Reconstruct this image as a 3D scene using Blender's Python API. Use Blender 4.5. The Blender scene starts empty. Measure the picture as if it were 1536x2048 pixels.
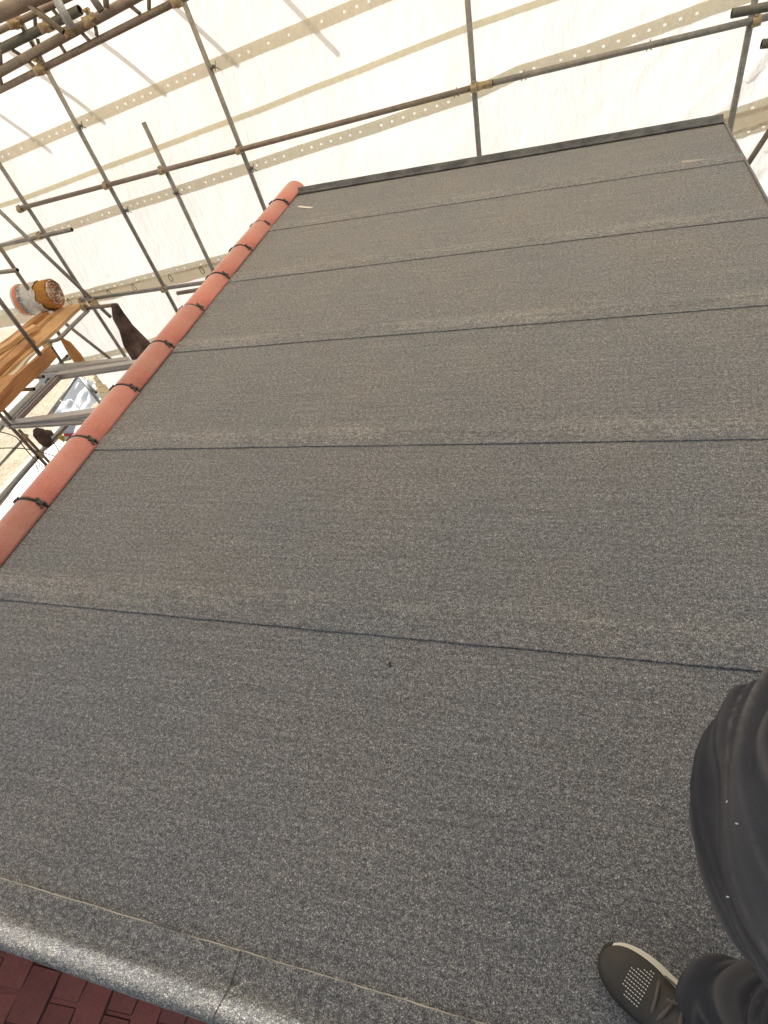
import bpy, bmesh, math, random
from mathutils import Vector, Matrix, noise
random.seed(7)
sc = bpy.context.scene
C = sc.collection

# ------------------------------------------------------------------ camera
# roof axes: X along the felt laps (right), Y along the ridge (away), Z up, felt at z = 0
CAM = Vector((0, 0, 1.55)); FPX = 1100.28
RX = Vector((0.95282876, 0.21504445, -0.2141804))
RY = Vector((0.02157462, -0.75188611, -0.65893991))   # image down
RZ = Vector((-0.30274064, 0.62323604, -0.72105821))   # forward
cam = bpy.data.cameras.new('camera'); cam_o = bpy.data.objects.new('camera', cam); C.objects.link(cam_o)
cam.sensor_fit = 'HORIZONTAL'; cam.sensor_width = 36; cam.lens = 36 * FPX / 1536
cam.clip_start = 0.01; cam.clip_end = 2000
m = Matrix.Identity(4)
for r in range(3):
    m[r][0] = RX[r]; m[r][1] = -RY[r]; m[r][2] = -RZ[r]; m[r][3] = CAM[r]
cam_o.matrix_world = m; sc.camera = cam_o

# ------------------------------------------------------------------ light
SUN = Vector((0.645, -0.70, -0.765)).normalized()      # travel direction of sunlight
el = math.asin(-SUN.z); az = math.atan2(-SUN.x, -SUN.y)
w = bpy.data.worlds.new('World'); sc.world = w; w.use_nodes = True
nt = w.node_tree; bg = nt.nodes['Background']
sky = nt.nodes.new('ShaderNodeTexSky'); sky.sky_type = 'NISHITA'; sky.sun_disc = False
sky.sun_elevation = el; sky.sun_rotation = az
nt.links.new(sky.outputs[0], bg.inputs[0]); bg.inputs[1].default_value = 0.065
sl = bpy.data.lights.new('sun', 'SUN'); sl.energy = 4.6; sl.angle = math.radians(0.53); sl.color = (1.0, 0.95, 0.88)
so = bpy.data.objects.new('sun', sl); C.objects.link(so)
so.rotation_euler = SUN.to_track_quat('-Z', 'Y').to_euler(); so.location = (-20, 20, 25)
sc.view_settings.view_transform = 'Standard'; sc.view_settings.look = 'None'
sc.view_settings.exposure = 1.30; sc.view_settings.gamma = 1
sc.cycles.max_bounces = 10; sc.cycles.diffuse_bounces = 6; sc.cycles.transmission_bounces = 6
sc.cycles.use_denoising = True

# ------------------------------------------------------------------ pixel -> place
def ray(px, py):
    return RX * (px - 768) + RY * (py - 1024) + RZ * FPX
def Pz(px, py, z):
    d = ray(px, py); return CAM + d * ((z - CAM.z) / d.z)
def Py(px, py, y):
    d = ray(px, py); return CAM + d * ((y - CAM.y) / d.y)
def Px(px, py, x):
    d = ray(px, py); return CAM + d * ((x - CAM.x) / d.x)

# ------------------------------------------------------------------ materials
def mat(name, col, rough=0.7, metal=0.0, spec=0.5):
    M = bpy.data.materials.new(name); M.use_nodes = True
    b = M.node_tree.nodes['Principled BSDF']
    b.inputs['Base Color'].default_value = (*col, 1); b.inputs['Roughness'].default_value = rough
    b.inputs['Metallic'].default_value = metal; b.inputs['Specular IOR Level'].default_value = spec
    return M
def N(M, t, **k):
    n = M.node_tree.nodes.new(t)
    for a, v in k.items(): setattr(n, a, v)
    return n
def L(M, a, b): M.node_tree.links.new(a, b)
def coords(M, scale=(1, 1, 1), kind='Object', rot=(0, 0, 0)):
    tc = N(M, 'ShaderNodeTexCoord'); mp = N(M, 'ShaderNodeMapping')
    mp.inputs['Scale'].default_value = scale; mp.inputs['Rotation'].default_value = rot
    L(M, tc.outputs[kind], mp.inputs[0]); return mp.outputs[0]
def ntex(M, vec, scale, detail=3, rough=0.5):
    n = N(M, 'ShaderNodeTexNoise'); n.inputs['Scale'].default_value = scale
    n.inputs['Detail'].default_value = detail; n.inputs['Roughness'].default_value = rough
    L(M, vec, n.inputs['Vector']); return n.outputs['Fac']
def ramp(M, fac, stops):
    r = N(M, 'ShaderNodeValToRGB'); e = r.color_ramp.elements
    e[0].position, e[0].color = stops[0][0], (*stops[0][1], 1)
    e[1].position, e[1].color = stops[-1][0], (*stops[-1][1], 1)
    for p, c in stops[1:-1]:
        x = e.new(p); x.color = (*c, 1)
    L(M, fac, r.inputs[0]); return r.outputs[0]
def mixc(M, fac, a, b, mode='MIX'):
    n = N(M, 'ShaderNodeMix', data_type='RGBA', blend_type=mode)
    for s, v in ((n.inputs[0], fac), (n.inputs[6], a), (n.inputs[7], b)):
        if hasattr(v, 'links'): L(M, v, s)
        elif isinstance(v, tuple): s.default_value = (*v, 1)
        else: s.default_value = v
    return n.outputs[2]
def bump(M, h, strength, dist=0.01):
    n = N(M, 'ShaderNodeBump'); n.inputs['Strength'].default_value = strength; n.inputs['Distance'].default_value = dist
    L(M, h, n.inputs['Height']); L(M, n.outputs[0], M.node_tree.nodes['Principled BSDF'].inputs['Normal']); return n
def base(M, c): L(M, c, M.node_tree.nodes['Principled BSDF'].inputs['Base Color'])
def g3(v): return (v, v, v)

# mineral felt: granules of several greys, rolling streaks along the sheet
def felt_material():
    M = mat('mineral_felt', (0.13, 0.13, 0.13), 0.68, spec=0.4)
    vo = N(M, 'ShaderNodeTexVoronoi'); vo.inputs['Scale'].default_value = 700
    L(M, coords(M), vo.inputs['Vector'])
    sp = N(M, 'ShaderNodeSeparateColor'); L(M, vo.outputs['Color'], sp.inputs[0])
    gr = ramp(M, sp.outputs[0], [(0.0, (0.040, 0.046, 0.053)), (0.35, (0.106, 0.115, 0.126)), (0.72, (0.180, 0.189, 0.199)),
                                 (0.92, (0.285, 0.293, 0.30)), (1.0, (0.56, 0.565, 0.56))])
    fine = ntex(M, coords(M), 190, 2, 0.6)
    gr = mixc(M, 1.0, gr, ramp(M, fine, [(0.32, g3(0.58)), (0.68, g3(1.48))]), 'MULTIPLY')
    mid = ntex(M, coords(M, (1, 1.6, 1)), 62, 2, 0.6)
    gr = mixc(M, 1.0, gr, ramp(M, mid, [(0.36, (.74, .745, .76)), (0.64, (1.36, 1.30, 1.22))]), 'MULTIPLY')
    st = ntex(M, coords(M, (1.3, 26, 1)), 2.2, 4, 0.6)
    gr = mixc(M, 1.0, gr, ramp(M, st, [(0.3, g3(0.84)), (0.7, g3(1.16))]), 'MULTIPLY')
    bl = ntex(M, coords(M), 1.7, 3, 0.55)
    gr = mixc(M, 1.0, gr, ramp(M, bl, [(0.3, (0.93, 0.945, 0.96)), (0.72, (1.10, 1.04, 0.97))]), 'MULTIPLY')
    du = N(M, 'ShaderNodeAttribute'); du.attribute_name = 'lap_light'  # light catching the lap bulge, painted as a paler band
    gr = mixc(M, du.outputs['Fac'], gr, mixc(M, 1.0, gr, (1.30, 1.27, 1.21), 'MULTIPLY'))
    base(M, gr); b_ = M.node_tree.nodes['Principled BSDF']
    b_.inputs['Sheen Weight'].default_value = .07; b_.inputs['Sheen Roughness'].default_value = .5; b_.inputs['Sheen Tint'].default_value = (1, .86, .68, 1)
    ad = N(M, 'ShaderNodeMath', operation='ADD'); L(M, fine, ad.inputs[0]); L(M, sp.outputs[0], ad.inputs[1])
    bump(M, ad.outputs[0], 0.45, 0.003)
    return M
FELT = felt_material()
TRIM = mat('bitumen_trim', (.05, .053, .058), .7)
n = ntex(TRIM, coords(TRIM, (1, 1, 1)), 7, 5, .7); base(TRIM, ramp(TRIM, n, [(.38, (.035, .037, .041)), (.62, (.105, .107, .108))])); bump(TRIM, n, .4, .01)
EDGE = mat('felt_cut_edge', (0.42, 0.40, 0.34), .8)
n = ntex(EDGE, coords(EDGE, (1, 1, 1)), 9, 5, .75); base(EDGE, ramp(EDGE, n, [(.36, (.08, .08, .08)), (.46, (.32, .305, .26)), (.65, (.52, .49, .41))]))
def clay(name, a, b, c):
    M = mat(name, b, 0.5, spec=0.5)
    oi = N(M, 'ShaderNodeObjectInfo')
    n1 = ntex(M, coords(M), 6, 4, 0.6); n2 = ntex(M, coords(M), 120, 3, 0.6)
    col = ramp(M, n1, [(0.3, a), (0.55, b), (0.8, c)])
    col = mixc(M, 1.0, col, ramp(M, n2, [(0.3, g3(0.82)), (0.7, g3(1.15))]), 'MULTIPLY')
    col = mixc(M, 1.0, col, ramp(M, oi.outputs['Random'], [(0, g3(0.80)), (1, g3(1.18))]), 'MULTIPLY')
    if name.startswith('ridge'):
        sk = ntex(M, coords(M, (34, 2.2, 34)), 1.6, 3, .5)
        du = ntex(M, coords(M, (1, .6, 1)), 5, 5, .7)
        col = mixc(M, ramp(M, du, [(.45, g3(0)), (.75, g3(.35))]), col, (.50, .30, .22))
        col = mixc(M, ramp(M, sk, [(.69, g3(0)), (.76, g3(.45))]), col, (.78, .55, .45))
        b_ = M.node_tree.nodes['Principled BSDF']; b_.inputs['Sheen Weight'].default_value = .6; b_.inputs['Sheen Roughness'].default_value = .35; b_.inputs['Sheen Tint'].default_value = (1, .9, .72, 1)
    base(M, col); bump(M, n2, 0.25, 0.004); return M
RIDGE = clay('ridge_clay', (0.40, 0.112, 0.080), (0.465, 0.137, 0.097), (0.50, 0.178, 0.13))
PLAIN = clay('plain_tile_clay', (0.185, 0.049, 0.037), (0.24, 0.065, 0.048), (0.28, 0.086, 0.063))
TILE_EDGE = clay('tile_edge_shade', (0.028, 0.010, 0.009), (0.04, 0.013, 0.012), (0.055, 0.018, 0.016))  # edges coloured near-black to stand in for shade in the tile joints
def steel(name, a, b, rough=0.5):
    M = mat(name, a, rough, 0.35)
    n = ntex(M, coords(M, (1, 1, 1)), 9, 5, 0.65); n2 = ntex(M, coords(M), 70, 3)
    col = ramp(M, n, [(0.3, a), (0.7, b)])
    base(M, mixc(M, 1.0, col, ramp(M, n2, [(0.3, g3(0.8)), (0.7, g3(1.15))]), 'MULTIPLY'))
    bump(M, n2, 0.15, 0.003); return M
GALV = steel('galvanised_tube', (0.165, 0.155, 0.138), (0.30, 0.28, 0.245))
BROWNT = steel('weathered_tube', (0.165, 0.128, 0.10), (0.26, 0.21, 0.16))
BRIGHT = steel('bright_tube', (0.33, 0.34, 0.35), (0.45, 0.46, 0.46), 0.4)
DARKT = steel('dull_green_tube', (0.10, 0.10, 0.085), (0.16, 0.155, 0.13))
BRASS = steel('coupler_steel', (0.30, 0.22, 0.12), (0.42, 0.33, 0.20), 0.45)
BLACK = mat('black_plastic', (0.010, 0.010, 0.010), 0.7)
GREYP = mat('clip_grey', (0.045, 0.045, 0.043), 0.45)
HOLE = mat('tube_bore', (0.02, 0.018, 0.016), 0.9)

def sheet_material(name, tr, df, wr=1.0):
    M = bpy.data.materials.new(name); M.use_nodes = True; t = M.node_tree
    t.nodes.remove(t.nodes['Principled BSDF']); out = t.nodes['Material Output']
    d = N(M, 'ShaderNodeBsdfDiffuse'); d.inputs[0].default_value = (*df, 1)
    s = N(M, 'ShaderNodeBsdfTranslucent'); s.inputs[0].default_value = (*tr, 1)
    a = N(M, 'ShaderNodeAddShader'); L(M, d.outputs[0], a.inputs[0]); L(M, s.outputs[0], a.inputs[1])
    L(M, a.outputs[0], out.inputs[0])
    n1 = ntex(M, coords(M, (2.2, 1, 0.8), rot=(0, 0.7, 0)), 5, 5, 0.62)
    n2 = ntex(M, coords(M), 45, 2, 0.5)
    ad = N(M, 'ShaderNodeMath', operation='MULTIPLY_ADD'); ad.inputs[1].default_value = 0.12
    L(M, n2, ad.inputs[0]); L(M, n1, ad.inputs[2])
    b = N(M, 'ShaderNodeBump'); b.inputs['Strength'].default_value = 0.5 * wr; b.inputs['Distance'].default_value = 0.05
    L(M, ad.outputs[0], b.inputs['Height']); L(M, b.outputs[0], d.inputs['Normal']); L(M, b.outputs[0], s.inputs['Normal'])
    return M
SHEET = sheet_material('white_sheeting', (0.262, 0.260, 0.252), (0.54, 0.535, 0.52))
BAND = sheet_material('reinforced_band', (0.33, 0.305, 0.245), (0.36, 0.335, 0.28), 1.5)
THIN = sheet_material('folded_band', (0.37, 0.345, 0.265), (0.36, 0.34, 0.28))
FLAP = sheet_material('sheet_flap', (0.31, 0.275, 0.205), (0.36, 0.32, 0.26))
EYE = sheet_material('eyelet_light', (0.40, 0.38, 0.33), (0.3, 0.3, 0.28))

def wood(name, a, b):
    M = mat(name, a, 0.75, spec=0.3)
    n = ntex(M, coords(M, (14, 1.0, 14)), 5, 5, 0.6); n2 = ntex(M, coords(M), 3, 3)
    col = ramp(M, n, [(0.3, a), (0.7, b)])
    base(M, mixc(M, 1.0, col, ramp(M, n2, [(0.3, g3(0.75)), (0.7, g3(1.2))]), 'MULTIPLY')); bump(M, n, 0.2, 0.004); return M
WOOD = wood('scaffold_board', (0.46, 0.27, 0.12), (0.62, 0.41, 0.21))
WOOD2 = wood('old_board', (0.34, 0.16, 0.065), (0.48, 0.26, 0.115))

# ------------------------------------------------------------------ mesh helpers
def link(name, bm, material, parent=None, smooth=False, mats=None):
    me = bpy.data.meshes.new(name); bm.to_mesh(me); bm.free()
    for x in (mats or [material]): me.materials.append(x)
    if smooth:
        for p in me.polygons: p.use_smooth = True
    o = bpy.data.objects.new(name, me); C.objects.link(o)
    if parent is not None: attach(o, parent)
    return o
def origin(o):
    v = Vector(o.location)
    return v + (origin(o.parent) if o.parent else Vector())
def attach(o, parent):
    o.parent = parent; o.location = Vector(o.location) - origin(parent)
def tag(o, label, cat, group=None, kind=None):
    o['label'] = label; o['category'] = cat
    if group: o['group'] = group
    if kind: o['kind'] = kind
    return o
def struct(o): o['kind'] = 'structure'; return o
def thing(name, label, cat, loc=(0, 0, 0), group=None):
    e = bpy.data.objects.new(name, None); C.objects.link(e); e.location = loc; e.empty_display_size = 0.1
    return tag(e, label, cat, group)
def basis(d):
    d = d.normalized(); u = d.orthogonal().normalized(); return u, d.cross(u)
def add_tube(bm, a, b, r, seg=14, hollow=True, mi=0, hi=1):
    a, b = Vector(a), Vector(b); d = (b - a).normalized(); u, v = basis(d)
    def ring(c, rr): return [bm.verts.new(c + (u * math.cos(t) + v * math.sin(t)) * rr) for t in [2 * math.pi * i / seg for i in range(seg)]]
    def skin(x, y, m_=0):
        for i in range(seg):
            f = bm.faces.new((x[i], x[(i + 1) % seg], y[(i + 1) % seg], y[i])); f.material_index = m_; f.smooth = True
    A, B = ring(a, r), ring(b, r); skin(A, B, mi)
    for R_, c, s, flip in ((A, a, d, True), (B, b, -d, False)):
        if hollow:
            I = ring(c, r * 0.84); J = ring(c + s * 0.05, r * 0.84)
            if flip: skin(I, R_, mi); skin(J, I, hi); f = bm.faces.new(J[::-1])
            else: skin(R_, I, mi); skin(I, J, hi); f = bm.faces.new(J)
            f.material_index = hi
        else:
            f = bm.faces.new(R_[::-1] if flip else R_); f.material_index = mi
def tube(name, a, b, r, material, parent, hollow=True):
    bm = bmesh.new(); add_tube(bm, a, b, r, hollow=hollow)
    return link(name, bm, None, parent, mats=[material, HOLE])
def add_box(bm, c, sx, sy, sz, rot=None, mi=0):
    M4 = Matrix.Translation(c) @ (rot.to_4x4() if rot else Matrix()) @ Matrix.Diagonal((sx, sy, sz, 1))
    r = bmesh.ops.create_cube(bm, size=1, matrix=M4)
    for v in r['verts']:
        for f in v.link_faces: f.material_index = mi
    return r
def frame(d, up=Vector((0, 0, 1))):
    x = Vector(d).normalized(); y = up.cross(x).normalized(); z = x.cross(y)
    return Matrix((x, y, z)).transposed()
def curve_tube(name, pts, r, material, parent=None, seg=8, sub=4):
    P = [Vector(p) for p in pts]; Q = []
    for i in range(len(P) - 1):
        p0, p1, p2, p3 = P[max(i - 1, 0)], P[i], P[i + 1], P[min(i + 2, len(P) - 1)]
        for k in range(sub):
            t = k / sub
            Q.append(0.5 * ((2 * p1) + (p2 - p0) * t + (2 * p0 - 5 * p1 + 4 * p2 - p3) * t * t + (3 * p1 - p0 - 3 * p2 + p3) * t ** 3))
    Q.append(P[-1]); bm = bmesh.new(); rings = []; u = None
    for i, q in enumerate(Q):
        d = (Q[min(i + 1, len(Q) - 1)] - Q[max(i - 1, 0)]).normalized()
        u = d.orthogonal().normalized() if u is None else (u - d * u.dot(d)).normalized()
        v = d.cross(u)
        rings.append([bm.verts.new(q + (u * math.cos(t) + v * math.sin(t)) * r) for t in [2 * math.pi * j / seg for j in range(seg)]])
    for A, B in zip(rings, rings[1:]):
        for j in range(seg): bm.faces.new((A[j], A[(j + 1) % seg], B[(j + 1) % seg], B[j]))
    bm.faces.new(rings[0][::-1]); bm.faces.new(rings[-1])
    return link(name, bm, material, parent, True)
def coupler(at, d1, d2, parent, s=1.0):
    """right-angle clamp: a collar round each tube, a saddle and two bolts"""
    bm = bmesh.new(); at = Vector(at); d1 = Vector(d1).normalized(); d2 = Vector(d2).normalized()
    n = d1.cross(d2).normalized()
    if n.dot(CAM - at) < 0: n = -n
    add_tube(bm, at - d1 * 0.03 * s, at + d1 * 0.03 * s, 0.034 * s, 12, False)
    add_tube(bm, at + n * 0.052 * s - d2 * 0.028 * s, at + n * 0.052 * s + d2 * 0.028 * s, 0.034 * s, 12, False)
    F = Matrix((d1, n.cross(d1).normalized(), n)).transposed()
    add_box(bm, at + n * 0.026 * s, 0.055 * s, 0.055 * s, 0.03 * s, F)
    add_box(bm, at + F @ Vector((0.0, 0.045, 0.0)) * s, 0.03 * s, 0.035 * s, 0.022 * s, F)
    add_tube(bm, at + F @ Vector((0, 0.052, -0.03)) * s, at + F @ Vector((0, 0.052, 0.045)) * s, 0.008 * s, 8, False)
    add_tube(bm, at + F @ Vector((0.045, 0, 0.03)) * s, at + F @ Vector((0.045, 0, 0.085)) * s, 0.008 * s, 8, False)
    return link('coupler', bm, BRASS, parent)

# ================================================================== GROUND
GZ = -4.2
M = mat('sandy_ground', (0.42, 0.35, 0.24), 0.95)
n = ntex(M, coords(M), 1.2, 5, 0.6); n2 = ntex(M, coords(M), 14, 4, 0.7)
base(M, mixc(M, 1.0, ramp(M, n, [(0.3, (0.30, 0.245, 0.165)), (0.7, (0.44, 0.37, 0.26))]), ramp(M, n2, [(0.35, g3(0.7)), (0.65, g3(1.2))]), 'MULTIPLY'))
bump(M, n2, 0.4, 0.03)
bm = bmesh.new(); bmesh.ops.create_grid(bm, x_segments=2, y_segments=2, size=400, matrix=Matrix.Translation((0, 0, GZ)))
struct(link('ground', bm, M))
PAVE = mat('pale_paving', (0.50, 0.46, 0.38), 0.9)
n = ntex(PAVE, coords(PAVE), 20, 4, 0.6); base(PAVE, ramp(PAVE, n, [(0.3, (0.42, 0.38, 0.30)), (0.7, (0.55, 0.51, 0.43))]))
def kerb(name, a, b, wid, hgt, mt):
    a, b = Vector(a), Vector(b); bm = bmesh.new()
    add_box(bm, (a + b) / 2 + Vector((0, 0, hgt / 2)), (b - a).length, wid, hgt, frame(b - a))
    bmesh.ops.bevel(bm, geom=bm.edges[:], offset=0.01, segments=1, affect='EDGES')
    return struct(link(name, bm, mt))
kerb('kerb', (-11.9, -6, GZ), (-11.9, 30, GZ), 0.15, 0.12, PAVE)
kerb('path', (-13.2, -6, GZ), (-13.2, 30, GZ), 2.3, 0.06, PAVE)
kerb('kerb', (-14.5, -6, GZ), (-14.5, 30, GZ), 0.15, 0.12, PAVE)
kerb('kerb', (-10.0, -6, GZ), (-10.0, 30, GZ), 0.12, 0.10, PAVE)

# ================================================================== HOUSE
house = thing('house', 'house roof with grey mineral felt dormer deck and red clay ridge', 'house', (-2.44, 1, GZ))
XR, XL = 1.085, -2.44
YF, YB = -0.165, 5.24
laps = [0.808, 1.722, 2.622, 3.52, 4.376]
def lap_wave(x, k, amp=1.0):
    return amp * (0.0022 * noise.noise(Vector((x * 6, k * 7.1, 0))) + 0.0016 * noise.noise(Vector((x * 30, k * 3.3, 2))) + 0.006 * noise.noise(Vector((x * 0.7, k * 9.1, 5))))
def felt_sheet(k, y0, y1, first=False):
    """one roll width: its front edge laps over the roll in front of it and bulges where that roll ends"""
    prof = [(0, .0008), (0, .0040), (.004, .0046), (.03, .0052), (.06, .0066), (.085, .0086), (.100, .0080), (.118, .0050), (.14, .0020), (.18, .0005), (.30, 0)]
    if first: prof = [(0, -.004), (0, 0), (.1, 0), (.3, 0)]
    ys = [(y0 + a, b) for a, b in prof] + [(y, 0) for y in (y0 + .45, y0 + .6, y0 + .75) if y < y1 - .16] + [(y1 - .13, 0), (y1 - .092, 0), (y1 - .07, -.005), (y1, -.006), (y1, -.009)]
    bm = bmesh.new(); nx = 220; rows = []; lap_light = []
    for j, (y, z) in enumerate(ys):
        row = []
        for i in range(nx + 1):
            x = XL + (XR - XL) * i / nx
            edge = 1.0 if (not first and j < 3) else 0.0
            yy = y + (lap_wave(x, k) if not first and j < 8 else 0)
            zz = z
            if j < len(ys) - 3: zz += 0.0020 * noise.noise(Vector((x * 1.1, y * 1.3, 3.7)))
            if edge and j == 1: zz += 0.0007 * noise.noise(Vector((x * 22, 0, k))) + 0.0006
            if not first and z > 0.003: zz += 0.0007 * max(0, noise.noise(Vector((x * 2.3, k * 4.4, 9))))
            row.append(bm.verts.new((x, yy, zz)))
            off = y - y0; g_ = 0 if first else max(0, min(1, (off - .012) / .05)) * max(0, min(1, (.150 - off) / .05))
            lap_light.append(g_ * max(0, min(1, .45 + 1.5 * noise.noise(Vector((x * 1.3, k * 5.5, 2))) + .5 * noise.noise(Vector((x * 9, y * 30, 7))))))
        rows.append(row)
    for A, B in zip(rows, rows[1:]):
        for i in range(nx): f = bm.faces.new((A[i], A[i + 1], B[i + 1], B[i])); f.smooth = True
    for e in bm.edges:
        if e.calc_face_angle(0) > 0.9: e.smooth = False
    o = link('felt_sheet', bm, FELT, house)
    o.data.attributes.new('lap_light', 'FLOAT', 'POINT').data.foreach_set('value', lap_light)
    return o
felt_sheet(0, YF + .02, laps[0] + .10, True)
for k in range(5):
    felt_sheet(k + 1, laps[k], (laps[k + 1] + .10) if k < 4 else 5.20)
def verge_strip(name, prof, x0, x1, wav, k):
    bm = bmesh.new(); nx = max(4, int((x1 - x0) / .012)); rows = []
    for j, (y, z) in enumerate(prof):
        row = []
        for i in range(nx + 1):
            x = x0 + (x1 - x0) * i / nx
            yy = y + (lap_wave(x, k, wav) if j < 3 else 0.002 * noise.noise(Vector((x * 3, j * .3, k))))
            row.append(bm.verts.new((x, yy, z + (0.0012 * noise.noise(Vector((x * 7, y * 20, k))) if j > 1 else 0))))
        rows.append(row)
    for A, B in zip(rows, rows[1:]):
        for i in range(nx):
            f = bm.faces.new((A[i], A[i + 1], B[i + 1], B[i])); f.smooth = True
    bmesh.ops.recalc_face_normals(bm, faces=bm.faces[:])
    o = link(name, bm, None, house, mats=[FELT, EDGE])
    if k < 23:
        for p_ in o.data.polygons:
            if p_.index < 2 * nx: p_.material_index = 1
    return o
# front verge: strip lies on the field sheet, climbs a fillet to a small kerb and turns down outside
def fprof(dz): return [(-.040, -.002), (-.040, .0085 + dz), (-.0422, .0092 + dz), (-.07, .0085 + dz), (-.098, .0085 + dz), (-.108, .011 + dz), (-.120, .020 + dz), (-.135, .032 + dz), (-.147, .0405 + dz), (-.155, .0445 + dz), (-.162, .0445 + dz), (-.169, .040 + dz), (-.173, .031 + dz), (-.175, .018), (-.175, -.10), (-.168, -.10)]
verge_strip('verge_strip', fprof(.0), -.705, XR, 1.0, 21)
verge_strip('verge_strip', [(a, b) for a, b in fprof(.004)], XL, -.69, 1.0, 22)
# back verge: darker upstand facing the viewer
bp = [(5.155, .001), (5.155, .0075), (5.16, .0085), (5.185, .009), (5.199, .012), (5.209, .021), (5.220, .029), (5.231, .033), (5.240, .034), (5.25, .032), (5.256, .026), (5.258, .02), (5.258, -.1)]
vb = verge_strip('verge_strip', bp, XL, XR, 1.2, 23); vb.data.materials[0] = TRIM
# right edge: felt dressed over a drip
bm = bmesh.new()
pr = [(XR - .004, .006), (XR + .008, .004), (XR + .016, -.004), (XR + .018, -.08)]
rows = [[bm.verts.new((x + .0015 * noise.noise(Vector((0, yy * 3, 1))), yy, z)) for yy in [YF + (5.25 - YF) * i / 200 for i in range(201)]] for x, z in pr]
for A, B in zip(rows, rows[1:]):
    for i in range(200): bm.faces.new((A[i], A[i + 1], B[i + 1], B[i])).smooth = True
bmesh.ops.recalc_face_normals(bm, faces=bm.faces[:])
link('drip_edge', bm, FELT, house)
# dormer box under the deck
RENDER = mat('painted_render', (0.62, 0.60, 0.55), 0.9)
n = ntex(RENDER, coords(RENDER), 30, 4, 0.6); base(RENDER, ramp(RENDER, n, [(0.3, (0.52, 0.50, 0.45)), (0.7, (0.64, 0.62, 0.57))])); bump(RENDER, n, .3, .01)
bm = bmesh.new(); add_box(bm, Vector(((XR + XL) / 2, (5.24 - .16) / 2, -.09)), XR - XL - .02, 5.38, .16)
link('roof_deck', bm, WOOD2, house)
bm = bmesh.new(); add_box(bm, Vector(((1.0 - 2.2) / 2, 2.54, -1.5)), 3.2, 5.26, 2.66)
link('dormer_cheek', bm, RENDER, house)
# gable block under the main roof
PITCH = math.radians(42.5); TP = math.tan(PITCH); RXC = -2.44; RZ0 = -0.05; EAVE = 3.3
bm = bmesh.new(); ry0, ry1 = -5.0, 5.33
hw = EAVE - .25; zt = RZ0 - .06
pts = [(RXC - hw, GZ), (RXC + hw + 1.2, GZ), (RXC + hw + 1.2, zt - (hw + 1.2) * TP - .02), (RXC, zt), (RXC - hw, zt - hw * TP)]
A = [bm.verts.new((x, ry0, z)) for x, z in pts]; B = [bm.verts.new((x, ry1, z)) for x, z in pts]
bm.faces.new(A); bm.faces.new(B[::-1])
for i in range(5): bm.faces.new((A[i], B[i], B[(i + 1) % 5], A[(i + 1) % 5]))
bmesh.ops.recalc_face_normals(bm, faces=bm.faces[:])
link('wall', bm, RENDER, house)
# plain tiles 165 x 265, gauge 100
def tile_bm(bm, o, side):
    """o: centre of the tail edge; side +1 slope falls to +x"""
    w_, t_, ln = .0785, .016, .25
    dn = Vector((side * math.cos(PITCH), 0, -math.sin(PITCH))); nn = Vector((side * math.sin(PITCH), 0, math.cos(PITCH)))
    dn2 = (dn + nn * .06).normalized(); n2 = (nn - dn * .055).normalized()
    ys_ = (-w_, -w_ * .96, -w_ * .4, w_ * .4, w_ * .96, w_)
    def pt_(s_, yy, zz): return bm.verts.new(o + dn2 * s_ + Vector((0, yy, 0)) + n2 * (zz + .0025 * (1 - (yy / w_) ** 2)))
    bot = [[pt_(s_, yy, 0) for yy in ys_] for s_ in (0, -ln)]
    top_ = [[pt_(s_, yy, t_ - dz - (.004 if abs(yy) == w_ else 0)) for yy in ys_] for s_, dz in ((.0015, .010), (-.003, .004), (-.0085, 0), (-ln, 0))]
    def f_(a, b, c, d, m): bm.faces.new((a, b, c, d)).material_index = m
    for k in range(5):
        f_(bot[0][k], bot[0][k + 1], top_[0][k + 1], top_[0][k], 1)
        for r_ in range(3): f_(top_[r_][k], top_[r_][k + 1], top_[r_ + 1][k + 1], top_[r_ + 1][k], 1 if r_ < 2 or k in (0, 4) else 0)
        f_(bot[0][k], bot[1][k], bot[1][k + 1], bot[0][k + 1], 1)
    for k in (0, 5):
        bm.faces.new((bot[0][k], top_[0][k], top_[1][k], top_[2][k], top_[3][k], bot[1][k])).material_index = 1
    bmesh.ops.recalc_face_normals(bm, faces=bm.faces[:])
def tail(course, side):
    s = .13 + .1 * course
    return Vector((RXC + side * s * math.cos(PITCH), 0, RZ0 + .005 - s * math.sin(PITCH)))
ncourse = int(EAVE / math.cos(PITCH) / .1)
proto = bmesh.new(); tile_bm(proto, Vector((0, 0, 0)), 1)
first = link('plain_tile', proto, None, house, mats=[PLAIN, TILE_EDGE]); tmesh = first.data
YT0 = -0.268
cnt = 0; RV = []; RF = []
def quick_box(c, sx, sy, sz, F):
    b0 = len(RV)
    for a_ in (-.5, .5):
        for b_ in (-.5, .5):
            for c_ in (-.5, .5): RV.append(c + F @ Vector((a_ * sx, b_ * sy, c_ * sz)))
    RF.extend([tuple(b0 + k for k in q) for q in ((0, 1, 3, 2), (4, 6, 7, 5), (0, 4, 5, 1), (2, 3, 7, 6), (0, 2, 6, 4), (1, 5, 7, 3))])
FR = frame(Vector((math.cos(PITCH - .055), 0, -math.sin(PITCH - .055)))); FL = frame(Vector((-math.cos(PITCH - .055), 0, -math.sin(PITCH - .055))))
dn = Vector((math.cos(PITCH), 0, -math.sin(PITCH)))
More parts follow.
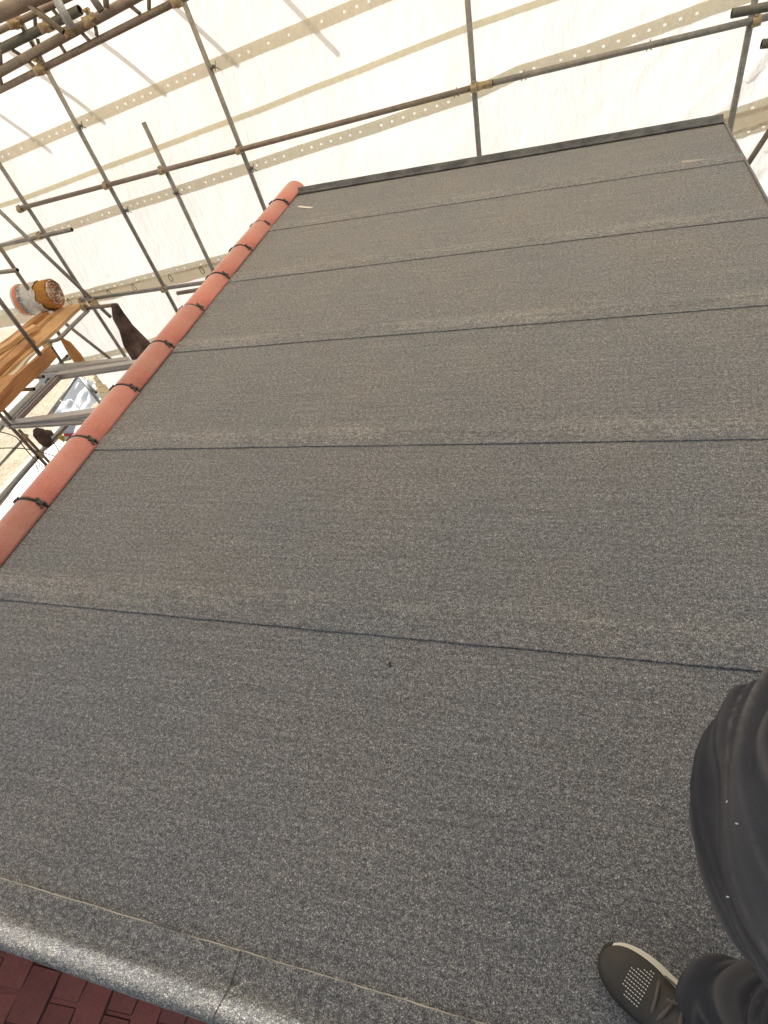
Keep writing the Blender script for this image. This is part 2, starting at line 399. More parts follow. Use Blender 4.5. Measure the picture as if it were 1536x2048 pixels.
for c_ in range(ncourse):
    o = tail(c_, 1)
    for k in range(0, 30):
        y = -.172 - .083 - .166 * k + (.083 if (c_ % 2) else 0)
        pos = o + Vector((random.uniform(-.002, .002), y + .0015 * random.uniform(-1, 1), random.uniform(0, .003)))
        if k < 7 and 3 <= c_ < 43:
            t = first if cnt == 0 else bpy.data.objects.new('plain_tile', tmesh)
            if cnt: C.objects.link(t); t.parent = house
            t.location = pos - house.location; t.rotation_euler = (random.uniform(-.012, .012), random.uniform(-.01, .01), random.uniform(-.008, .008)); cnt += 1
        elif y > -4.9: quick_box(pos - dn * .1 + Vector((.004, 0, .006)), .25, .163, .012, FR)
for c_ in range(ncourse):
    o = tail(c_, -1)
    for k in range(62):
        y = ry0 + .1 + .166 * k + (.083 if c_ % 2 else 0)
        if y < 5.28: quick_box(o + Vector((.08, y, .075)), .25, .163, .012, FL)
me = bpy.data.meshes.new('tile_field'); me.from_pydata(RV, [], RF); me.materials.append(PLAIN)
ro = bpy.data.objects.new('tile_field', me); C.objects.link(ro); attach(ro, house); ro['kind'] = 'stuff'

# ridge: half-round clay tiles, strap and two clips over each joint
RR, RT = .115, .016
def ridge_tile_bm(ln):
    bm = bmesh.new(); seg = 18; a0 = math.radians(28.5); rows = []
    for rr in (RR, RR - RT):
        for yy in (0.0, ln * .03, ln * .5, ln * .97, ln):
            rc = rr - (.002 if yy in (0.0, ln) and rr == RR else 0)
            rows.append([bm.verts.new((rc * math.cos(a0 + (math.pi - 2 * a0) * i / seg), yy, rc * math.sin(a0 + (math.pi - 2 * a0) * i / seg))) for i in range(seg + 1)])
    O, I = rows[:5], rows[5:]
    for S in (O, I):
        for A, B in zip(S, S[1:]):
            for i in range(seg): bm.faces.new((A[i], A[i + 1], B[i + 1], B[i])).smooth = True
    for A, B in ((O[0], I[0]), (O[-1], I[-1])):
        for i in range(seg): bm.faces.new((A[i], A[i + 1], B[i + 1], B[i]))
    for k in range(4):
        for e in (0, seg): bm.faces.new((O[k][e], O[k + 1][e], I[k + 1][e], I[k][e]))
    bmesh.ops.recalc_face_normals(bm, faces=bm.faces[:]); return bm
TL = .449; y_end = 5.36; nr = 23
rt = link('ridge_tile', ridge_tile_bm(TL - .010), RIDGE, house)
strap = bmesh.new(); seg = 24
for dy, rr in ((-.010, .003),):
    prev = None
    for i in range(seg + 1):
        t = math.radians(29) + (math.pi - math.radians(58)) * i / seg
        q = [strap.verts.new(((RR + z) * math.cos(t), y + .0015 * math.sin(i * 2.1), (RR + z) * math.sin(t))) for y, z in ((-.0045, -.02), (-.0045, .0015), (.0045, .0015), (.0045, -.02))]
        if prev:
            for a in range(3): strap.faces.new((prev[a], prev[a + 1], q[a + 1], q[a]))
        prev = q
bmesh.ops.recalc_face_normals(strap, faces=strap.faces[:])
st = link('ridge_strap', strap, BLACK)
cls = []
for ang in (50, 135):
    clip = bmesh.new()
    t = math.radians(ang); n_ = Vector((math.cos(t), 0, math.sin(t))); ta = Vector((-math.sin(t), 0, math.cos(t)))
    F = Matrix((ta, Vector((0, 1, 0)), n_)).transposed()
    add_box(clip, n_ * (RR + .004), .025, .021, .008, F)
    for sx, sy in ((.018, .014), (-.019, -.015), (-.017, .012)):
        add_box(clip, n_ * (RR + .003) + F @ Vector((sx, sy, 0)), .016, .008, .007, F)
    add_box(clip, n_ * (RR + .009) + F @ Vector((.002, 0, 0)), .014, .014, .006, F)
    cls.append(link('ridge_clip', clip, GREYP))
for k in range(nr):
    t = rt if k == 0 else bpy.data.objects.new('ridge_tile', rt.data)
    if k: C.objects.link(t)
    t.parent = house; yk = y_end - TL * (k + 1)
    t.location = Vector((RXC + random.uniform(-.002, .002), yk + .005, RZ0 + random.uniform(-.001, .002))) - house.location
    t.rotation_euler = (random.uniform(-.003, .003), random.uniform(-.02, .02), random.uniform(-.003, .003))
    s = st if k == 0 else bpy.data.objects.new('ridge_strap', st.data)
    if k: C.objects.link(s)
    s.parent = t; s.location = (0, -.005, 0)
    for cl in cls:
        c2 = cl if k == 0 else bpy.data.objects.new('ridge_clip', cl.data)
        if k: C.objects.link(c2)
        c2.parent = t; c2.location = (0, -.005, 0)
        c2.rotation_euler = (0, random.uniform(-.06, .06), random.uniform(-.1, .1))

# ================================================================== SHEETING
YS = 6.15
def wrinkle(x, z):
    v = Vector((x, z, 0))
    s = .075 * noise.noise(Vector((x * .55, z * .8, 1.3))) + .020 * noise.noise(Vector((x * 1.7, z * 1.2, 6.3)))
    d = Vector((x * .75 + z * .66, -x * .66 + z * .75, 0))
    k = max(0.0, min(1.0, (x - .1) / 1.6))
    s += (.006 + .055 * k) * noise.noise(Vector((d.x * 1.1, d.y * (6 + 5 * k), 4)))
    s += (.003 + .018 * k) * noise.noise(Vector((d.x * 3, d.y * 17, 8)))
    s += .005 * noise.noise(Vector((x * 6, z * 1.3, 14))) + .004 * noise.noise(Vector((x * 3.1 + z * 2, z * 4 - x, 21)))
    return s
sheeting = thing('scaffold_sheeting', 'white translucent sheeting hung on the scaffold behind the felt roof', 'sheeting', (0, YS, GZ))
bm = bmesh.new(); x0, x1, z0, z1 = -14.0, 5.0, GZ + .02, 3.24
nx, nz = 420, 190; grid = {}
def keep(x, z):
    if z > -1.45: return True
    return x > -7.23 + .19 * (-1.75 - z)
for i in range(nx + 1):
    for j in range(nz + 1):
        x = x0 + (x1 - x0) * i / nx; z = z0 + (z1 - z0) * j / nz
        if keep(x, z): grid[i, j] = bm.verts.new((x, YS + wrinkle(x, z), z))
for i in range(nx):
    for j in range(nz):
        k = [(i, j), (i + 1, j), (i + 1, j + 1), (i, j + 1)]
        if all(a in grid for a in k): bm.faces.new([grid[a] for a in k]).smooth = True
link('sheet_panel', bm, SHEET, sheeting)
def band(name, pix, width, material, off=.012, eye=0.0, jag=0.0):
    """strip welded to the sheet, following a line of pixels unprojected onto it"""
    P = [Py(a, b, YS) for a, b in pix]; bm = bmesh.new(); prev = None; pos = []
    for p, q in zip(P, P[1:]):
        n_ = max(2, int((q - p).length / .022))
        for i in range(n_ + (q is P[-1])): pos.append(p.lerp(q, i / n_))
    for i, p in enumerate(pos):
        d = (pos[min(i + 1, len(pos) - 1)] - pos[max(i - 1, 0)]).normalized(); up = Vector((-d.z, 0, d.x))
        if up.z < 0: up = -up
        row = []
        for s in ((-.5, -.08, .08, .5) if eye else (-.5, 0, .5)):
            q = p + up * width * s
            if jag and abs(s) == .5: q += up * jag * .5 * noise.noise(Vector((q.x * 3, s * 5, 3)))
            row.append(bm.verts.new((q.x, YS + wrinkle(q.x, q.z) - off - (.006 * noise.noise(Vector((q.x * 14, s, 2)))), q.z)))
        if prev:
            for k in range(len(row) - 1):
                if eye and k == 1 and i % max(2, round(eye / .022)) == 0 and random.random() < .72: continue
                bm.faces.new((prev[k], row[k], row[k + 1], prev[k + 1])).smooth = True
        prev = row
    return link(name, bm, material, sheeting)
def extend(a, b, t): return (a[0] + (b[0] - a[0]) * t, a[1] + (b[1] - a[1]) * t)
band('reinforcing_band', [extend((0, 315), (752, -4), -.25), (0, 315), (520, 93), (752, -4), extend((0, 315), (752, -4), 1.5)], .105, BAND, eye=.11)
band('folded_band', [extend((0, 411), (634, 172), -.2), (0, 411), (47, 396), (520, 220), (634, 172), (943, 51), (1092, 0), (1200, -38)], .05, THIN)
band('reinforcing_band', [(-160, 550), (0, 497), (115, 457), (520, 328), (947, 187), (1034, 146), (1186, 98), (1276, 66), (1463, 0), (1560, -34)], .105, BAND, eye=.11)
band('reinforcing_band', [(-120, 655), (124, 598), (409, 524), (900, 392), (1440, 238), (1536, 208), (1600, 188)], .09, BAND, eye=.13, jag=.02)
band('sheet_flap', [(-120, 678), (124, 612), (409, 541), (900, 410), (1440, 258), (1536, 230), (1600, 210)], .15, FLAP, off=.02, jag=.05)
band('reinforcing_band', [(1380, 290), (1440, 280), (1536, 250), (1600, 232)], .07, BAND, off=.03, eye=.12, jag=.02)
band('reinforcing_band', [(60, 745), (171, 717), (260, 697), (420, 650)], .09, BAND, eye=.11)
for a, b in ((268, 575), (341, 556), (404, 541), (218, 586), (139, 603)):
    p = Py(a, b, YS - .07); r = .045
    pts = [p + Vector((r * .55 * math.sin(t) * (1.0 + .4 * math.cos(t)), -.01 * math.sin(2 * t), r * math.cos(t))) for t in [k * math.pi / 4 for k in range(9)]]
    curve_tube('tie_loop', pts, .004, BLACK, sheeting, 6, 3)

# unseen cover added overhead; blocks direct sun, panels tinted to shape the deck light
cover = thing('light_cover', 'unseen pale sheet cover added over the house to shape its light', 'light cover', (-2, 1, 3.2))
def light_panel(ya, yb, z, mt, xa=-9.2, xb=4.2, amp=.0):
    bm = bmesh.new(); rows = [[bm.verts.new((xa + (xb - xa) * i / 600, y_, z + amp * math.sin(i * 1.1))) for i in range(601)] for y_ in (ya, yb)]
    for i in range(600): bm.faces.new((rows[0][i], rows[0][i + 1], rows[1][i + 1], rows[1][i])).smooth = True
    link('light_panel', bm, mt, cover)
light_panel(-6.0, 2.2, 3.20, sheet_material('cover_dim', (0.118, 0.130, 0.148), (0.58, 0.61, 0.64), .3))
WARM = sheet_material('cover_warm', (0.70, 0.58, 0.41), (0.30, 0.27, 0.23), .3)
light_panel(2.720, 6.3, 3.15, WARM); light_panel(2.1, 2.697, 3.15, WARM); light_panel(2.66, 2.76, 3.156, WARM, -9.2, -4.5); light_panel(2.66, 2.76, 3.156, WARM, -2.98, 4.2)  # slot left between panels to drop a sun strip on the front kerb

# ================================================================== SCAFFOLD BEHIND
YP = 6.02; TR = .0242
back = thing('scaffold', 'tall grid of scaffold tubes standing in front of the white sheeting', 'scaffold', (-1, YP, GZ))
def pole(name, p, q, material, z_lo=None, z_hi=None, y=YP, parent=back, r=TR, y2=None):
    a = Py(*p, y); b = Py(*q, y2 if y2 else y); d = b - a
    if z_hi is not None: a2 = a + d * ((z_hi - a.z) / d.z)
    else: a2 = a
    if z_lo is not None: b2 = a + d * ((z_lo - a.z) / d.z)
    else: b2 = b
    tube(name, a2, b2, r, material, parent); return a2, b2
PO = {}
PO['A'] = pole('upright_pole', (935, 0), (958, 305), GALV, GZ, 3.1)
PO['B'] = pole('upright_pole', (366, 0), (530, 420), GALV, GZ, 3.1)
PO['C'] = pole('upright_pole', (91, 135), (356, 626), GALV, GZ, 3.1)
PO['D'] = pole('upright_pole', (287, 245), (428, 545), GALV, GZ, None)
PO['E'] = pole('upright_pole', (0, 330), (253, 717), GALV, GZ, 3.1)
PO['R'] = pole('upright_pole', (1510, 0), (1455, 280), GALV, GZ, 3.1)
pole('diagonal_brace', (-60, 366), (222, 635), GALV, y=5.96)
pole('diagonal_brace', (80, 607), (240, 733), GALV, y=6.07)
pole('diagonal_brace', (1600, 168), (1480, 352), BROWNT)
YL = YP - .052
def ledger(p, q, material, y=YL, name='ledger_tube', r=TR):
    a, b = Py(*p, y), Py(*q, y); tube(name, a, b, r, material, back); return a, b
l1 = ledger((40, 417), (955, 173), BROWNT); l1b = ledger((950, 174.5), (1640, 9), GALV)
ledger((-60, 505), (144, 459), GALV)
l3 = ledger((163, 600), (700, 524), GALV)
ledger((355, 586.5), (700, 530), BROWNT, y=5.8)
ledger((1463, 27), (1640, -6), DARKT, y=4.6, name='transom')
ledger((1523, 88), (1640, 76), DARKT, y=4.6, name='transom')
# sleeve on the long ledger
bm = bmesh.new(); a, b = Py(953, 174, YL), Py(985, 166.5, YL)
add_tube(bm, a, b, .031, 12, False)
for t in (.3, .75):
    c0 = a.lerp(b, t) + Vector((0, -.035, -.005)); add_tube(bm, c0, c0 + Vector((0, -.012, 0)), .014, 8, False)
link('sleeve_coupler', bm, BRASS, back)
up = Vector((0, 0, 1)); ex = Vector((1, 0, .1))
for a, b in ((46, 416), (217, 369), (327, 339), (481, 298), (949, 173), (1510, 40), (85, 469), (167, 599), (331, 576)):
    coupler(Py(a, b, YP), up, ex, back)
# wire ties and small clamps on the poles where the bands cross
for a, b in ((425, 134), (160, 252), (252, 421), (352, 385), (501, 337), (1285, 94), (902, 187), (1036, 153.5)):
    p = Py(a, b, YP); bm = bmesh.new()
    add_tube(bm, p - up * .012, p + up * .012, .032, 10, False)
    add_tube(bm, p + Vector((.02, -.03, .02)), p + Vector((.07, -.01, -.03)), .004, 6, False)
    add_tube(bm, p + Vector((.03, -.03, -.03)), p + Vector((.055, -.01, .04)), .004, 6, False)
    link('wire_tie', bm, DARKT, back)
# tube ends that stick out beyond the sheet; the sun throws their shadows onto it
for a, b in ((100, 303), (213, 254), (338, 202), (477, 135), (664, 90)):
    tip = Py(a, b, YS); k = .86 / .765
    b0 = tip + Vector((-.645 * k, 0, .86))
    tube('transom', b0 + Vector((0, .03, 0)), b0 + Vector((0, .70 * k, 0)), TR, GALV, back)

# ================================================================== LATTICE GIRDERS, top left
YG = 4.30
def girder(label, lo, hi, laces, rlo, rhi, y, mlo, mhi, clamps):
    g = thing('lattice_girder', label, 'girder', Py(*lo[0], y), 'lattice girders of the temporary roof')
    tube('bottom_chord', Py(*lo[0], y), Py(*lo[1], y), rlo, mlo, g)
    tube('top_chord', Py(*hi[0], y), Py(*hi[1], y), rhi, mhi, g)
    for p, q in laces: tube('lacing', Py(*p, y), Py(*q, y), .0125, mlo, g, False)
    for p in clamps:
        d = Py(*lo[1], y) - Py(*lo[0], y); coupler(Py(*p, y), d, up, g, 1.0)
    return g
girder('weathered tube lattice girder with its lower chord clamped to an upright pole', [(-120, 240), (420, -31)], [(-120, 210), (330, -38)],
       [((191, 53), (194, 72)), ((164, 66), (180, 83)), ((120, 89), (131, 106)), ((78, 108), (85, 128)), ((56, 122), (72, 137)), ((261, 12), (281, 28)), ((298, -15), (298, 20)), ((-2, 146), (4, 172)), ((0, 100), (2, 132))],
       .0215, .029, YG, BROWNT, BROWNT, [(86, 137), (184, 40), (359, 0), (145, 60)])
girder('dull dark green lattice girder crossing behind the weathered one', [(-120, 158), (160, 20)], [(-120, 118), (190, -30)],
       [((42, 45), (51, 72)), ((69, 30), (72, 60)), ((100, 12), (120, 36)), ((61, 83), (69, 97)), ((75, 78), (78, 90)), ((25, 100), (40, 109)), ((-10, 80), (10, 95))],
       .029, .02, 4.42, DARKT, BROWNT, [(97, 52), (35, 45)])
bt = thing('roof_beam', 'thick brownish beam end above the dark green girder', 'beam', Py(0, 25, 4.2))
bm = bmesh.new(); add_tube(bm, Py(-80, 62, 4.2), Py(110, -24, 4.2), .045, 14, True); link('beam_tube', bm, None, bt, mats=[BROWNT, HOLE])
def loose(name, label, p, q, y, r, material, y2=None, cat='tube'):
    a = Py(*p, y); b = Py(*q, y2 or y); bm = bmesh.new(); add_tube(bm, a, b, r)
    return tag(link(name, bm, None, mats=[material, HOLE]), label, cat)
loose('brace_tube', 'bright galvanised tube slanting up from the weathered girder', (100, -25), (144, 57), 4.2, .027, BRIGHT)
loose('brace_tube', 'tan tube leaning across both girders', (20, -20), (127, 64), 4.18, .018, BROWNT)
loose('brace_tube', 'short grey tube rising beside the sleeve of the weathered girder', (172, -25), (203, 22), 4.22, .024, GALV)
loose('brace_tube', 'thin upright tube standing on the weathered girder', (210, -20), (213, 15), 4.24, .018, BROWNT)

# ================================================================== LEFT SCAFFOLD LIFT
left = thing('scaffold', 'lower scaffold lift of grey tubes beyond the ridge tiles', 'scaffold', (-6.6, 5, GZ))
ZB = -1.08
def seg3(name, a, b, material, r=TR, parent=left): return tube(name, a, b, r, material, parent)
def PP(p, y): return Py(p[0], p[1], y)
seg3('ledger_tube', PP((-40, 550), 5.3), PP((35, 540), 5.3), GALV)
a = PP((0, 495), 5.6); b = PP((47, 564), 5.6); seg3('upright_pole', a + (a - b) * 1.5, b + (b - a) * 3.0, BROWNT)
a = PP((0, 602), 4.3); b = PP((81, 710), 4.3); seg3('upright_pole', a + (a - b) * 1.2, b, GALV)
seg3('guard_tube', PP((165, 618), 5.72), PP((227, 610), 5.72), BROWNT)
curve_tube('guard_tube', [PP((176, 621), 5.72), PP((146, 650), 5.3), PP((122, 674), 5.05), PP((110, 681), 5.0), PP((92, 683), 4.98)], TR, GALV, left, 10)
seg3('transom', PP((50, 756), 4.4), PP((87, 753), 4.4), BROWNT, .022)
seg3('transom', PP((22, 781), 4.3), PP((68, 778), 4.3), BROWNT, .022)
coupler(PP((172, 618), 5.72), Vector((1, 0, .1)), Vector((.4, 1, .2)), left)
coupler(PP((190, 606), 5.9), Vector((1, 0, .1)), up, left)
seg3('diagonal_brace', PP((100, 690), 5.3), PP((137, 745), 5.3), DARKT, .02)
seg3('diagonal_brace', PP((134, 712), 5.6), PP((104, 745), 5.6), GALV, .02)
coupler(PP((97, 688), 4.95), Vector((1, 0, 0)), up, left)
# grey box beams that frame the opening
GREY = steel('aluminium_beam', (0.40, 0.385, 0.37), (0.47, 0.455, 0.44), .45)
def beam(a, b, wd, ht, name='box_beam'):
    bm = bmesh.new(); add_box(bm, (a + b) / 2, (b - a).length, wd, ht, frame(b - a))
    bmesh.ops.bevel(bm, geom=bm.edges[:], offset=.006, segments=1, affect='EDGES')
    add_box(bm, (a + b) / 2 + Vector((0, 0, ht / 2 + .006)), (b - a).length * .98, wd * 1.5, .012, frame(b - a))
    add_box(bm, (a + b) / 2 - Vector((0, 0, ht / 2 + .006)), (b - a).length * .97, wd * 1.4, .012, frame(b - a))
    return link(name, bm, GREY, left)
beam(PP((116, 752), 4.75), PP((330, 720), 4.75), .05, .055)
beam(PP((73, 741), 5.2), PP((260, 722), 5.2), .05, .06)
beam(PP((14, 850), 3.95), PP((290, 812), 3.95), .06, .05)
beam(PP((24, 853), 3.9), PP((250, 840), 3.9), .03, .02)
beam(PP((120, 754), 4.73), PP((33, 843), 3.98), .02, .03, 'side_rail')
beam(PP((113, 752), 4.73), PP((25, 843), 3.98), .015, .02, 'side_rail')
seg3('upright_pole', PP((-20, 808), 3.9), PP((110, 949), 3.9), BROWNT, .021)
seg3('upright_pole', PP((2, 815), 4.0), PP((29, 846), 4.0), GALV, .021)
seg3('upright_pole', PP((38, 860), 4.2), PP((115, 942), 4.2), BROWNT, .02)
seg3('diagonal_brace', PP((135, 850), 4.5), PP((78, 910), 4.3), GALV, .02)
seg3('diagonal_brace', PP((45, 880), 4.6), PP((-20, 952), 4.4), GALV, .02)
seg3('ledger_tube', PP((76, 914), 3.7), PP((-25, 1032), 3.5), GALV, .022)
coupler(PP((51, 872), 4.15), Vector((.6, -.5, .5)), Vector((1, 0, 0)), left, .9)
coupler(PP((83, 905), 4.2), Vector((.6, -.5, .5)), Vector((1, 0, 0)), left, .9)
for pts in ([((-10, 862), 3.8), ((10, 866), 3.8), ((33, 875), 3.75), ((47, 893), 3.7), ((68, 917), 3.7), ((90, 934), 3.65), ((105, 941), 3.65)],
            [((-10, 897), 3.6), ((22, 896), 3.6), ((53, 898), 3.6), ((80, 904), 3.6), ((109, 912), 3.6)],
            [((84, 861), 4.1), ((102, 879), 4.0), ((112, 892), 3.95), ((118, 905), 3.9)]):
    o = curve_tube('cable', [PP(p, y) for p, y in pts], .006, BLACK)
    tag(o, ['thin black cable with a drooping hook looped past the brown pole', 'thin black cable stretched level across the scaffold opening', 'short bent black cable over the hanging dark bag'][[862, 897, 861].index(pts[0][0][1])], 'cable')
p = PP((76, 932), 3.7); r = .02
hk = [PP((68, 918), 3.7), PP((71, 926), 3.7)] + [p + (RX * math.cos(t) + RY * math.sin(t) * 1.3) * r for t in [math.radians(-120 + 45 * k) for k in range(8)]] + [PP((78, 945), 3.7)]
tag(curve_tube('cable_hook', hk, .0055, DARKT), 'small grey hook ring hanging from the black cable', 'hook')

# scaffold boards, running parallel to the ridge
def board(p, q, wd, th, mt, label, z, z2=None):
    a, b = Pz(*p, z), Pz(*q, z2 if z2 is not None else z); d = (b - a); bm = bmesh.new(); F = frame(d)
    Lh = d.length; nn_ = 12; rows = []
    for i in range(nn_ + 1):
        c0 = a + d * (i / nn_) + Vector((0, 0, .006 * math.sin(i * .9 + wd * 50)))
        rows.append([bm.verts.new(c0 + F @ Vector((0, sy * wd / 2, sz * th / 2))) for sy, sz in ((-1, -1), (1, -1), (1, 1), (-1, 1))])
    for A, B in zip(rows, rows[1:]):
        for k in range(4): bm.faces.new((A[k], A[(k + 1) % 4], B[(k + 1) % 4], B[k]))
    bm.faces.new(rows[0][::-1]); bm.faces.new(rows[-1])
    bmesh.ops.recalc_face_normals(bm, faces=bm.faces[:])
    return tag(link('scaffold_board', bm, mt), label, 'board', 'boards on the scaffold lift')
board((152, 612), (-60, 802), .27, .04, WOOD, 'pale wide board at the inner edge of the scaffold lift', ZB)
board((120, 616), (-42, 756), .13, .05, WOOD, 'narrow pale board under the insulation roll', ZB + .02)
board((96, 624), (-44, 730), .11, .06, WOOD2, 'brown board behind the insulation roll, outermost of the lift', ZB + .06)
board((72, 652), (-30, 720), .10, .05, WOOD, 'short loose plank lying on the outer boards', ZB + .085)
board((60, 682), (-40, 775), .15, .05, WOOD2, 'broken edged plank lying on the pale wide board', ZB + .05)
board((104, 703), (-30, 830), .05, .16, WOOD2, 'reddish toe board on edge below the lift', ZB - .05)
board((28, 752), (-60, 840), .22, .05, WOOD2, 'orange brown board on the lower corner of the lift', ZB - .0)
TIMB = mat('white_timber', (0.62, 0.55, 0.42), .8)
b_ = board((70, 700), (0, 775), .10, .03, TIMB, 'pale painted batten lying beside the toe board', ZB - .02)

# insulation roll in a printed wrapper
def insulation():
    a = Pz(36, 612, ZB + .23); c2 = Pz(100, 597, ZB + .23)
    ax = (c2 - a).normalized(); Lr = .50; R0 = .19
    a = Pz(76, 594, ZB + .235) - ax * Lr * .5
    e = thing('insulation_roll', 'roll of amber insulation in torn printed wrapper on the boards', 'insulation roll', a - Vector((0, 0, R0)))
    F = Matrix((ax, Vector((0, 0, 1)).cross(ax).normalized(), ax.cross(Vector((0, 0, 1)).cross(ax).normalized()))).transposed()
    AMB = mat('amber_wool', (0.50, 0.23, 0.045), .95)
    nA = ntex(AMB, coords(AMB), 40, 4, .7); base(AMB, ramp(AMB, nA, [(0.3, (.36, .14, .02)), (0.7, (.58, .30, .07))])); bump(AMB, nA, .9, .03)
    def pt(s, t, r): return a + F @ Vector((s, r * math.cos(t), r * math.sin(t)))
    bm = bmesh.new(); seg = 40; rows = []
    for s in [Lr * i / 14 for i in range(15)]:
        rows.append([bm.verts.new(pt(s, 2 * math.pi * i / seg, (R0 - .012) * (1 + .035 * noise.noise(Vector((s * 6, math.cos(i / seg * 6.28) * 2, math.sin(i / seg * 6.28) * 2)))))) for i in range(seg)])
    for A, B in zip(rows, rows[1:]):
        for i in range(seg): bm.faces.new((A[i], A[(i + 1) % seg], B[(i + 1) % seg], B[i])).smooth = True
    bm.faces.new(rows[0][::-1]); bm.faces.new(rows[-1]); bmesh.ops.recalc_face_normals(bm, faces=bm.faces[:])
    link('wool_core', bm, AMB, e)
    # spiral end with crumpled pinkish wrap
    SP = mat('crumpled_end', (.5, .38, .3), .7); nS = ntex(SP, coords(SP), 26, 4, .7)
    base(SP, ramp(SP, nS, [(0.34, (.10, .06, .04)), (0.5, (.45, .30, .22)), (0.62, (.75, .68, .6))]))
    bm = bmesh.new(); prev = None
    for i in range(90):
        t = i * .33; r = R0 * (.90 - .82 * i / 90)
        q = [bm.verts.new(pt(Lr + .004 + .018 * (k % 2) + .012 * noise.noise(Vector((t, k, 0))), t, r - k * .010)) for k in range(3)]
        if prev:
            for k in range(2): bm.faces.new((prev[k], prev[k + 1], q[k + 1], q[k]))
        prev = q
    link('spiral_end', bm, SP, e)
    WR = mat('printed_wrapper', (.5, .5, .46), .45)
    n1 = ntex(WR, coords(WR), 9, 3, .6); n2_ = ntex(WR, coords(WR), 5, 2, .5)
    cw = ramp(WR, n1, [(0.30, (.32, .38, .42)), (0.42, (.52, .51, .46)), (0.6, (.60, .58, .52)), (.68, (.62, .36, .27)), (.74, (.60, .57, .50))])
    base(WR, cw); bump(WR, ntex(WR, coords(WR), 22, 4, .7), .7, .03)
    OR = mat('orange_print', (.62, .20, .085), .5)
    def wrap(s0, s1, r, mt, ragged, name, t0=0, t1=2 * math.pi):
        bm = bmesh.new(); prev = None; ns = 10; sg = 44
        for i in range(ns + 1):
            row = []
            for k in range(sg + 1):
                t = t0 + (t1 - t0) * k / sg; s = s0 + (s1 - s0) * i / ns
                if ragged: s += (i / ns) * ragged * noise.noise(Vector((math.cos(t) * 2, math.sin(t) * 2, 3)))
                row.append(bm.verts.new(pt(s, t, r + .006 * noise.noise(Vector((s * 12, math.cos(t) * 4, math.sin(t) * 4))))))
            if prev:
                for k in range(sg): bm.faces.new((prev[k], prev[k + 1], row[k + 1], row[k])).smooth = True
            prev = row
        bmesh.ops.recalc_face_normals(bm, faces=bm.faces[:])
        return link(name, bm, mt, e)
    wr = wrap(.0, .34, R0, WR, .06, 'wrapper')
    wrap(.035, .085, R0 + .008, OR, 0, 'orange_stripe')
    # lettering bent round the roll
    cu = bpy.data.curves.new('txt', 'FONT'); cu.body = 'LOFT BLANKET'; cu.size = .062; cu.align_x = 'CENTER'
    to = bpy.data.objects.new('txt', cu); C.objects.link(to)
    dg = bpy.context.evaluated_depsgraph_get(); me = bpy.data.meshes.new_from_object(to.evaluated_get(dg))
    bm = bmesh.new(); bm.from_mesh(me); bmesh.ops.subdivide_edges(bm, edges=bm.edges[:], cuts=1)
    view = (CAM - a); vy, vz = view.dot(F.col[1]), view.dot(F.col[2]); tc = math.atan2(vz, vy)
    sgn = 1
    for v in bm.verts:
        v.co = pt(.092 + (v.co.y + .01), tc + sgn * v.co.x / R0, R0 + .013)
    o = link('lettering', bm, BLACK, wr); bpy.data.objects.remove(to)
    # torn corner and white label under the roll
    wrap(.29, .38, R0 + .014, WR, .05, 'torn_flap', tc + .4, tc + 1.2)
    bm = bmesh.new(); c = Pz(98, 628, ZB + .05); F2 = frame(ax)
    add_box(bm, c, .14, .008, .07, F2); lb = link('paper_label', bm, mat('label_white', (.75, .72, .66), .6), e)
    return e
insulation()

# coat hung on the end of the guard tube
def cloth_blob(name, pix, y, radii, mt, label, cat, depth=.55, fold_=.22):
    """hanging cloth: stacked flattened rings along a line of pixels"""
    P = [Py(a, b, y) for a, b in pix]; bm = bmesh.new(); rings = []; seg = 28
    Q = []; Rr = []
    for i in range(len(P) - 1):
        for k in range(5):
            Q.append(P[i].lerp(P[i + 1], k / 5)); Rr.append(radii[i] + (radii[i + 1] - radii[i]) * k / 5)
    Q.append(P[-1]); Rr.append(radii[-1])
    for i, (q, r) in enumerate(zip(Q, Rr)):
        d = (Q[min(i + 1, len(Q) - 1)] - Q[max(i - 1, 0)]).normalized()
        vw = (CAM - q).normalized(); sx = d.cross(vw).normalized(); sy = sx.cross(d)
        ring = []
        for k in range(seg):
            t = 2 * math.pi * k / seg
            f = 1 + fold_ * math.sin(5 * t + i * .10) * min(1, i / 6) + .06 * noise.noise(Vector((math.cos(t) * 2.5, math.sin(t) * 2.5, i * .12)))
            ring.append(bm.verts.new(q + sx * r * math.cos(t) * f + sy * r * depth * math.sin(t) * f))
        rings.append(ring)
    for A, B in zip(rings, rings[1:]):
        for k in range(seg): bm.faces.new((A[k], A[(k + 1) % seg], B[(k + 1) % seg], B[k])).smooth = True
    bm.faces.new(rings[0][::-1]); bm.faces.new(rings[-1]); bmesh.ops.recalc_face_normals(bm, faces=bm.faces[:])
    return tag(link(name, bm, mt), label, cat)
def fabric(name, a, b, sc_=60, st=.35):
    M = mat(name, a, 1.0, spec=.06); n = ntex(M, coords(M), 4, 4, .6); n2 = ntex(M, coords(M), sc_ * 8, 2)
    base(M, mixc(M, 1.0, ramp(M, n, [(0.3, a), (0.7, b)]), ramp(M, n2, [(.3, g3(.8)), (.7, g3(1.2))]), 'MULTIPLY')); bump(M, n2, st, .002); return M
COAT = fabric('dark_coat', (0.040, 0.030, 0.027), (0.17, 0.125, 0.105))
cloth_blob('coat', [(229, 609), (238, 632), (252, 655), (268, 680), (292, 712), (318, 748)], 5.66, [.045, .07, .08, .125, .15, .16], COAT, 'dark brown coat hung from the free end of a tube', 'coat', .8, .30)
